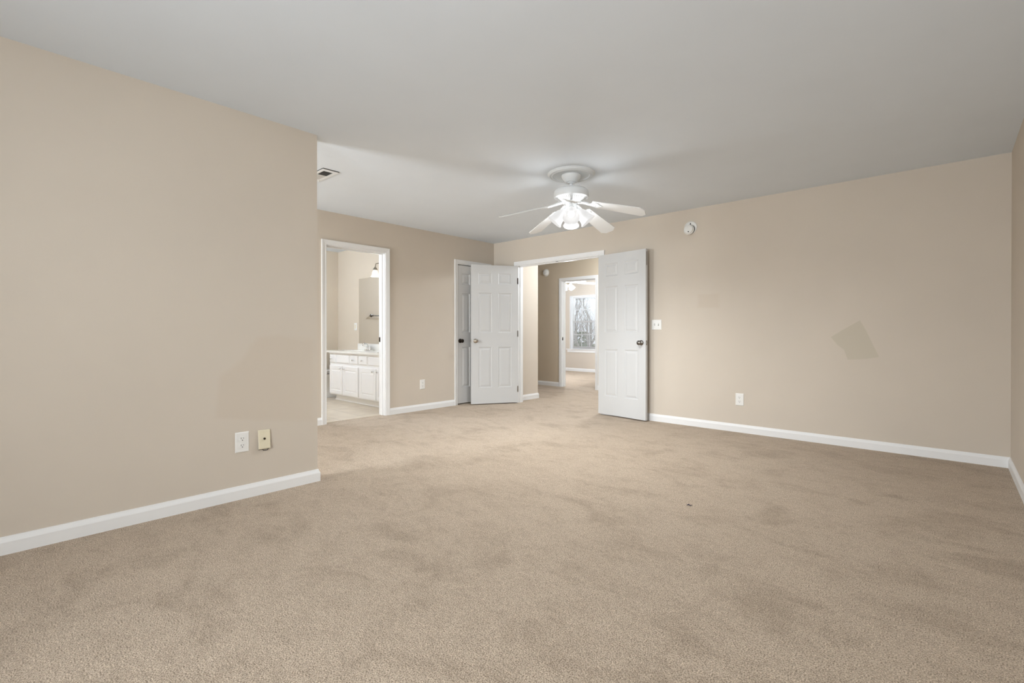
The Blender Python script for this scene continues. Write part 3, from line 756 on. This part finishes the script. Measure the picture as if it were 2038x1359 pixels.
for x0, x1 in ((-6.976, -6.594), (-6.040, -5.665)):
    ob('false_front', front(None, x0, x1, 0.588, 0.704, False), M['cab'], van)
for x0, x1, kx in ((-7.187, -6.803, -6.845), (-6.760, -6.336, -6.725), (-6.293, -5.862, -5.915), (-5.836, -5.425, -5.800)):
    d = ob('cabinet_door', front(None, x0, x1, 0.107, 0.540, True), M['cab'], van); cknob(d, kx, 0.503)
# countertop with two oval basins
ct = thing('vanity_countertop', 'cream cultured marble vanity top with backsplash', 'countertop', (-6.33, 3.82, 0.740))
bm = bmesh.new(); cx, cy = -6.33, 3.82
def crect(bm, x0, x1, y0, y1, z0, z1, bev=0): box(bm, x0 - cx, x1 - cx, y0 - cy, y1 - cy, z0 - 0.740, z1 - 0.740, bev)
X0c, X1c, Y0c, Y1c, zt = -7.275, VR, 3.578, VB, 0.770
bas = [(-6.785, 3.80), (-5.86, 3.80)]; rx, ry = 0.205, 0.150
# top surface: cells with an elliptical basin in two of them
cells = [(X0c, -7.02, None), (-7.02, -6.55, 0), (-6.55, -6.095, None), (-6.095, -5.625, 1), (-5.625, X1c, None)]
for a, b, bi in cells:
    if bi is None:
        bm.faces.new([bm.verts.new((x - cx, y - cy, zt - 0.74)) for x, y in ((a, Y0c), (b, Y0c), (b, Y1c), (a, Y1c))]); continue
    bx_, by_ = bas[bi]; n = 48; outer = []; rim = []
    for k in range(n):
        t = 2 * PI * k / n; dx, dy = math.cos(t), math.sin(t)
        f = 1e9
        if dx > 1e-9: f = min(f, (b - bx_) / dx)
        if dx < -1e-9: f = min(f, (a - bx_) / dx)
        if dy > 1e-9: f = min(f, (Y1c - by_) / dy)
        if dy < -1e-9: f = min(f, (Y0c - by_) / dy)
        outer.append(bm.verts.new((bx_ + dx * f - cx, by_ + dy * f - cy, zt - 0.74)))
        rim.append(bm.verts.new((bx_ + rx * dx - cx, by_ + ry * dy - cy, zt - 0.74)))
    prev = outer
    rings = [rim] + [[bm.verts.new((bx_ + rx * s_ * math.cos(2 * PI * k / n) - cx, by_ + ry * s_ * math.sin(2 * PI * k / n) - cy, zt - dz - 0.74)) for k in range(n)] for s_, dz in ((0.97, 0.008), (0.90, 0.05), (0.70, 0.10), (0.35, 0.125), (0.06, 0.13))]
    for rg in rings:
        for k in range(n): bm.faces.new((prev[k], prev[(k + 1) % n], rg[(k + 1) % n], rg[k]))
        prev = rg
    bm.faces.new(prev)
for q in (((X0c, Y0c), (X1c, Y0c)), ((X1c, Y0c), (X1c, Y1c)), ((X1c, Y1c), (X0c, Y1c)), ((X0c, Y1c), (X0c, Y0c))):
    bm.faces.new([bm.verts.new((x - cx, y - cy, z - 0.74)) for (x, y), z in ((q[0], 0.7405), (q[1], 0.7405), (q[1], zt), (q[0], zt))])
bm.faces.new([bm.verts.new((x - cx, y - cy, 0.0005)) for x, y in ((X0c, Y0c), (X0c, VF + .019), (X1c, VF + .019), (X1c, Y0c))])
bmesh.ops.remove_doubles(bm, verts=bm.verts[:], dist=1e-4)
ob('counter_slab', bm, M['marble'], ct)
bm = bmesh.new(); crect(bm, -7.125, X1c, VB - 0.020, VB, zt, 0.872, 0.003); ob('backsplash', bm, M['marble'], ct)
def faucet(x, label, first=[]):
    if first: return dup(first[0], (x, 3.990, zt), 0, label)
    f = thing('faucet', label, 'faucet', (x, 3.990, zt), 0, 'vanity faucets'); first.append(f)
    bm = bmesh.new(); box(bm, -0.078, 0.078, -0.026, 0.026, 0.0005, 0.014, 0.005); lathe(bm, [(0.026, 0.012), (0.022, 0.030), (0.016, 0.042), (0.0, 0.044)], 20); ob('base', bm, M['chrome'], f, smooth=True)
    bm = bmesh.new(); tube(bm, [(0, 0, 0.03), (0, -0.008, 0.075), (0, -0.035, 0.105), (0, -0.075, 0.108), (0, -0.105, 0.092), (0, -0.112, 0.075)], [0.014, 0.013, 0.012, 0.011, 0.011, 0.011], 14); ob('spout', bm, M['chrome'], f, smooth=True)
    for sx in (-1, 1):
        bm = bmesh.new(); lathe(bm, [(0.022, 0.010), (0.020, 0.028), (0.012, 0.040), (0.011, 0.050), (0.017, 0.058), (0.012, 0.068), (0, 0.070)], 18, Matrix.Translation((sx * 0.052, 0, 0)))
        tube(bm, [(sx * 0.052, 0, 0.060), (sx * 0.080, -0.018, 0.066), (sx * 0.104, -0.034, 0.076)], [0.008, 0.0065, 0.005], 10); ob('handle', bm, M['chrome'], f, smooth=True)
    return f
faucet(-6.70, 'chrome two handle faucet on the vanity, the one seen through the doorway')
faucet(-5.86, 'chrome two handle faucet at the right end of the vanity, hidden by the door frame')
mi = thing('wall_mirror', 'large frameless mirror above the vanity', 'mirror', (-6.25, BYB, 0.884))
bm = bmesh.new(); box(bm, -7.112 + 6.25, -5.40 + 6.25, -0.006, -0.0005, 0.0, 1.040); ob('mirror_glass', bm, M['mirror'], mi)
for x in (-6.95, -6.3, -5.6):
    bm = bmesh.new(); box(bm, x + 6.25 - 0.012, x + 6.25 + 0.012, -0.009, -0.0005, -0.004, 0.008); ob('mirror_clip', bm, M['chrome'], mi)
bo = thing('wall_outlet', 'white outlet plate on the bathroom wall left of the mirror', 'outlet', (-7.225, BYB, 1.148), 0)
ob('cover_plate', plate_bm(0.080, 0.122), M['plastic'], bo)
bm = bmesh.new(); box(bm, -0.017, 0.017, -0.008, -0.005, -0.034, 0.034, 0.001); ob('receptacle', bm, M['ivory'], bo)
# vanity light
vl = thing('vanity_light', 'lit brushed metal vanity light with frosted bell shades above the mirror', 'wall light', (-6.06, BYB, 2.015))
bm = bmesh.new(); box(bm, -0.30, 0.30, -0.028, 0, -0.05, 0.05, 0.010); ob('backplate', bm, M['nickel'], vl, smooth=True)
for x in (-0.335, 0.0, 0.335):
    xx = x * 0.75 if x else 0
    bm = bmesh.new(); tube(bm, [(xx, -0.02, 0.0), (x * 0.82, -0.06, 0.055), (x * 0.9, -0.10, 0.085), (x, -0.135, 0.075), (x, -0.145, 0.035), (x, -0.145, 0.010)], [0.007] * 6, 10)
    lathe(bm, [(0, 0.025), (0.014, 0.022), (0.034, -0.008), (0.036, -0.020), (0, -0.02)], 20, Matrix.Translation((x, -0.145, 0)))
    am = ob('lamp_arm', bm, M['nickel'], vl, smooth=True)
    bm = bmesh.new(); lathe(bm, [(r_ * 1.0, z * 0.92 - 0.008) for r_, z in BELL], 26, Matrix.Translation((x, -0.145, 0))); ob('lamp_shade', bm, M['warmshade'], vl, smooth=True)
    point('vanity_bulb_light', (-6.06 + x, BYB - 0.145, 1.855), 2.0, (1, 0.92, 0.80), 0.04)
# towel bar on the far wall (seen in the mirror)
tb = thing('towel_bar', 'dark metal towel bar on the far bathroom wall, reflected in the mirror', 'towel bar', (BXF, 3.13, 1.36))
bm = bmesh.new(); tube(bm, [(0.062, -0.30, 0), (0.062, 0.30, 0)], 0.009, 12); ob('bar', bm, M['pewter'], tb, smooth=True)
for y in (-0.29, 0.29):
    bm = bmesh.new(); lathe(bm, [(0, 0.072), (0.014, 0.070), (0.015, 0.052), (0.010, 0.040), (0.010, 0.014), (0.027, 0.008), (0.028, 0.0005), (0, 0.0005)], 20, Matrix.Translation((0, y, 0)) @ Matrix.Rotation(PI / 2, 4, 'Y')); ob('post', bm, M['pewter'], tb, smooth=True)
# toilet between the vanity and the far wall
tl = thing('toilet', 'white toilet between the vanity and the far bathroom wall', 'toilet', (-7.525, 4.06, 0))
def oval(bm, rings, n=32):
    prev = None
    for (cy_, rx_, ry_, z) in rings:
        q = [bm.verts.new((rx_ * math.cos(2 * PI * k / n), cy_ + ry_ * math.sin(2 * PI * k / n) * (1.0 if math.sin(2 * PI * k / n) > 0 else 1.0), z)) for k in range(n)]
        if prev:
            for k in range(n): bm.faces.new((prev[k], prev[(k + 1) % n], q[(k + 1) % n], q[k]))
        else: bm.faces.new(list(reversed(q)))
        prev = q
    bm.faces.new(prev)
bm = bmesh.new(); oval(bm, [(-0.34, 0.115, 0.24, 0.0), (-0.34, 0.105, 0.22, 0.05), (-0.36, 0.11, 0.21, 0.15), (-0.40, 0.15, 0.235, 0.28), (-0.43, 0.178, 0.245, 0.37), (-0.43, 0.180, 0.245, 0.385)]); ob('bowl', bm, M['ceramic'], tl, smooth=True)
bm = bmesh.new(); oval(bm, [(-0.425, 0.182, 0.238, 0.396), (-0.425, 0.186, 0.242, 0.402), (-0.425, 0.184, 0.240, 0.412)]); ob('seat', bm, M['ceramic'], tl, smooth=True)
bm = bmesh.new(); oval(bm, [(-0.425, 0.180, 0.238, 0.424), (-0.425, 0.186, 0.243, 0.430), (-0.425, 0.180, 0.236, 0.442), (-0.425, 0.12, 0.16, 0.446)]); ob('lid', bm, M['ceramic'], tl, smooth=True)
bm = bmesh.new(); box(bm, -0.05, 0.05, -0.40, -0.18, 0.384, 0.397); box(bm, -0.06, 0.06, -0.23, -0.20, 0.40, 0.44, 0.004); ob('seat_hinge', bm, M['ceramic'], tl)
bm = bmesh.new(); box(bm, -0.20, 0.20, -0.19, -0.005, 0.36, 0.70, 0.02); ob('tank', bm, M['ceramic'], tl, smooth=True)
bm = bmesh.new(); box(bm, -0.21, 0.21, -0.20, -0.003, 0.70, 0.735, 0.01); ob('tank_lid', bm, M['ceramic'], tl, smooth=True)

def dome(label, loc, power, col):  # unseen ceiling lamp added to brighten hall and bathroom
    r = thing('added_ceiling_light', label, 'added ceiling light', loc)
    bm = bmesh.new(); lathe(bm, [(0, 0), (0.15, 0), (0.155, -0.012), (0.150, -0.022), (0, -0.022)], 40); ob('base_ring', bm, M['white_metal'], r, smooth=True)
    bm = bmesh.new(); lathe(bm, [(0.140, -0.022), (0.138, -0.045), (0.115, -0.075), (0.07, -0.095), (0, -0.102)], 40); ob('glass_dome', bm, M['warmshade'], r, smooth=True)
    point('added_dome_light', (loc[0], loc[1], CH - 0.22), power, col, 0.09)
dome('added round white ceiling light in the hall out of view', (-3.65, 6.4, CH), 78, (0.95, 1.0, 1.05))
dome('added round white ceiling light in the bathroom out of view', (-6.8, 2.1, CH), 66, (0.90, 1.0, 1.16))

# ------------------------------------------------------------------ room beyond the hall
f2 = thing('ceiling_fan', 'white ceiling fan with lit warm bell shades in the room beyond the hall', 'ceiling fan', (-6.43, 8.92, CH))
bm = bmesh.new(); lathe(bm, [(0, 0), (0.07, 0), (0.075, -0.02), (0.05, -0.06), (0.014, -0.075), (0.014, -0.12), (0.05, -0.13), (0.12, -0.14), (0.135, -0.17), (0.135, -0.22), (0.10, -0.245), (0, -0.25)], 36); ob('motor_housing', bm, M['white_metal'], f2, smooth=True)
bm = bmesh.new(); lathe(bm, [(0, -0.245), (0.05, -0.246), (0.052, -0.275), (0.045, -0.295), (0, -0.30)], 28); ob('light_fitter', bm, M['nickel'], f2, smooth=True)
A2 = 50.0
for k in range(5):
    bm = bladeshape(0.15, 0.66, 0.10, 0.14, 0.03); bl = ob('fan_blade', bm, M['blade'], f2)
    bl.matrix_local = Matrix.Rotation(math.radians(A2 + 72 * k), 4, 'Z') @ Matrix.Translation((0, 0, -0.235)) @ Matrix.Rotation(math.radians(2), 4, 'Y') @ Matrix.Rotation(math.radians(-12), 4, 'X')
    bm = bmesh.new(); tube(bm, [(0.09, 0, 0.0), (0.17, 0, -0.006)], [0.014, 0.010], 8); box(bm, 0.15, 0.22, -0.035, 0.035, -0.010, -0.0032, 0.002); ob('blade_iron', bm, M['white_metal'], bl)
for k in range(4):
    base = Matrix.Rotation(math.radians(A2 + 20 + 90 * k), 4, 'Z') @ Matrix.Translation((0.055, 0, -0.285)) @ Matrix.Rotation(math.radians(-42), 4, 'Y')
    sh = ob('lamp_shade', shade_bm(1.0), M['warmshade'], f2, smooth=True); sh.matrix_local = base
    bm = bmesh.new(); lathe(bm, [(0, -0.012), (0.013, -0.016), (0.026, -0.065), (0.028, -0.085), (0.014, -0.105), (0, -0.108)], 16); ob('bulb', bm, M['bulb'], sh, smooth=True)
point('bedroom_fan_light', (-6.43, 8.92, 1.90), 130, (0.93, 1.0, 1.10), 0.08)
# blinds
wb_ = thing('window_blind', 'open white slatted blind hanging in the far window', 'blind', (-7.2575, QY + 0.045, 2.047))
bx0, bx1 = -7.648 + 7.2575, -6.867 + 7.2575
bm = bmesh.new(); box(bm, bx0, bx1, -0.013, 0.013, -0.027, -0.001, 0.002); ob('headrail', bm, M['blind'], wb_)
bm = bmesh.new(); n = 64
for k in range(n):
    z = -0.045 - k * (1.425 - 0.045) / (n - 1); a = math.radians(14)
    dy, dz = 0.0125 * math.cos(a), 0.0125 * math.sin(a)
    q = [(bx0, -dy, z - dz), (bx1, -dy, z - dz), (bx1, dy, z + dz), (bx0, dy, z + dz)]
    lo = [bm.verts.new((x, y, zz - 0.0005)) for x, y, zz in q]; hi = [bm.verts.new((x, y, zz + 0.0005)) for x, y, zz in q]
    bm.faces.new(list(reversed(lo))); bm.faces.new(hi)
    for i in range(4): bm.faces.new((lo[i], lo[(i + 1) % 4], hi[(i + 1) % 4], hi[i]))
ob('slats', bm, M['blind'], wb_)
bm = bmesh.new(); box(bm, bx0, bx1, -0.012, 0.012, -1.435, -1.421, 0.002); ob('bottom_rail', bm, M['blind'], wb_)
bm = bmesh.new()
for x in (-0.30, 0.0, 0.30):
    for y in (-0.0135, 0.0135): tube(bm, [(x, y, -0.04), (x, y, -1.44)], 0.0012, 5)
ob('ladder_cords', bm, M['blind'], wb_)

# ------------------------------------------------------------------ outdoors beyond the far window
GZ = -0.6
bm = bmesh.new(); box(bm, -40, 20, 11.6, 60, GZ - 0.3, GZ); struct(ob('ground', bm, M['grass']), 'winter lawn outside the far window', 'lawn')
def tree(name, label, loc, h, seed):
    rnd = random.Random(seed); bm = bmesh.new()
    def branch(p, d, ln, r, depth):
        pts = [p]; q = p.copy(); dd = d.copy(); n = 4
        for i in range(n):
            dd = (dd + Vector((rnd.uniform(-.16, .16), rnd.uniform(-.16, .16), rnd.uniform(-.02, .14)))).normalized()
            q = q + dd * ln / n; pts.append(q.copy())
        tube(bm, pts, [r * (1 - 0.6 * i / n) for i in range(n + 1)], 5 if depth < 2 else 4, cap=False)
        if depth < 4:
            for k in range(4 if depth < 3 else 3):
                i = rnd.randint(1, n); a = rnd.uniform(0, 2 * PI); sp = rnd.uniform(.5, 1.0)
                nd = (dd + Vector((math.cos(a) * sp, math.sin(a) * sp, rnd.uniform(0, .5)))).normalized()
                branch(pts[i], nd, ln * rnd.uniform(.5, .72), r * 0.42, depth + 1)
    branch(Vector((0, 0, 0)), Vector((rnd.uniform(-.06, .06), rnd.uniform(-.06, .06), 1)), h * 0.42, 0.11, 0)
    o = ob(name, bm, M['bark']); o.location = loc
    return tag(o, label, 'tree', 'bare trees outside the far window')
for k, (x, y, h) in enumerate(((-10.0, 15.0, 5.0), (-13.6, 19.6, 5.5), (-17.8, 25.0, 7.0), (-8.6, 20.5, 5.5), (-18.0, 18.5, 5.5), (-11.2, 27.0, 7.0))):
    tree('bare_tree', 'bare grey winter tree outside the far window', (x, y, GZ), h, 11 + k)
def shrub(label, loc, rx_, ry_, h, seed):
    rnd = random.Random(seed); bm = bmesh.new()
    for k in range(1500):
        a, u = rnd.uniform(0, 2 * PI), rnd.uniform(0, 1); rr = rnd.uniform(.75, 1.0) * (1 - 0.5 * u ** 2)
        p = Vector((rx_ * rr * math.cos(a), ry_ * rr * math.sin(a), u * h)); s_ = rnd.uniform(.04, .09)
        d = Vector((rnd.gauss(0, 1), rnd.gauss(0, 1), rnd.gauss(0, 1))).normalized(); e = d.orthogonal() * s_ * .5
        bm.faces.new([bm.verts.new(v) for v in (p - e, p + d * s_, p + e, p - d * s_)])
    o = ob('evergreen_shrub', bm, M['leaf']); o.location = loc
    return tag(o, label, 'shrub')
shrub('dark evergreen shrub low outside the far window, on the left', (-15.2, 22.0, GZ), 1.2, 0.7, 1.7, 3)
shrub('dark evergreen shrub low outside the far window, on the right', (-11.8, 17.2, GZ), 0.8, 0.5, 1.2, 4)

# ------------------------------------------------------------------ lint on the carpet
bm = bmesh.new(); tube(bm, [(-0.014, -0.004, 0.003), (-0.004, 0.003, 0.007), (0.004, -0.002, 0.004), (0.016, 0.010, 0.006)], [0.002, 0.004, 0.003, 0.001], 6)
tag(ob('lint', bm, M['lint'], loc=(-1.156, 2.849, 0.001)), 'tiny dark scrap of lint on the carpet', 'lint')
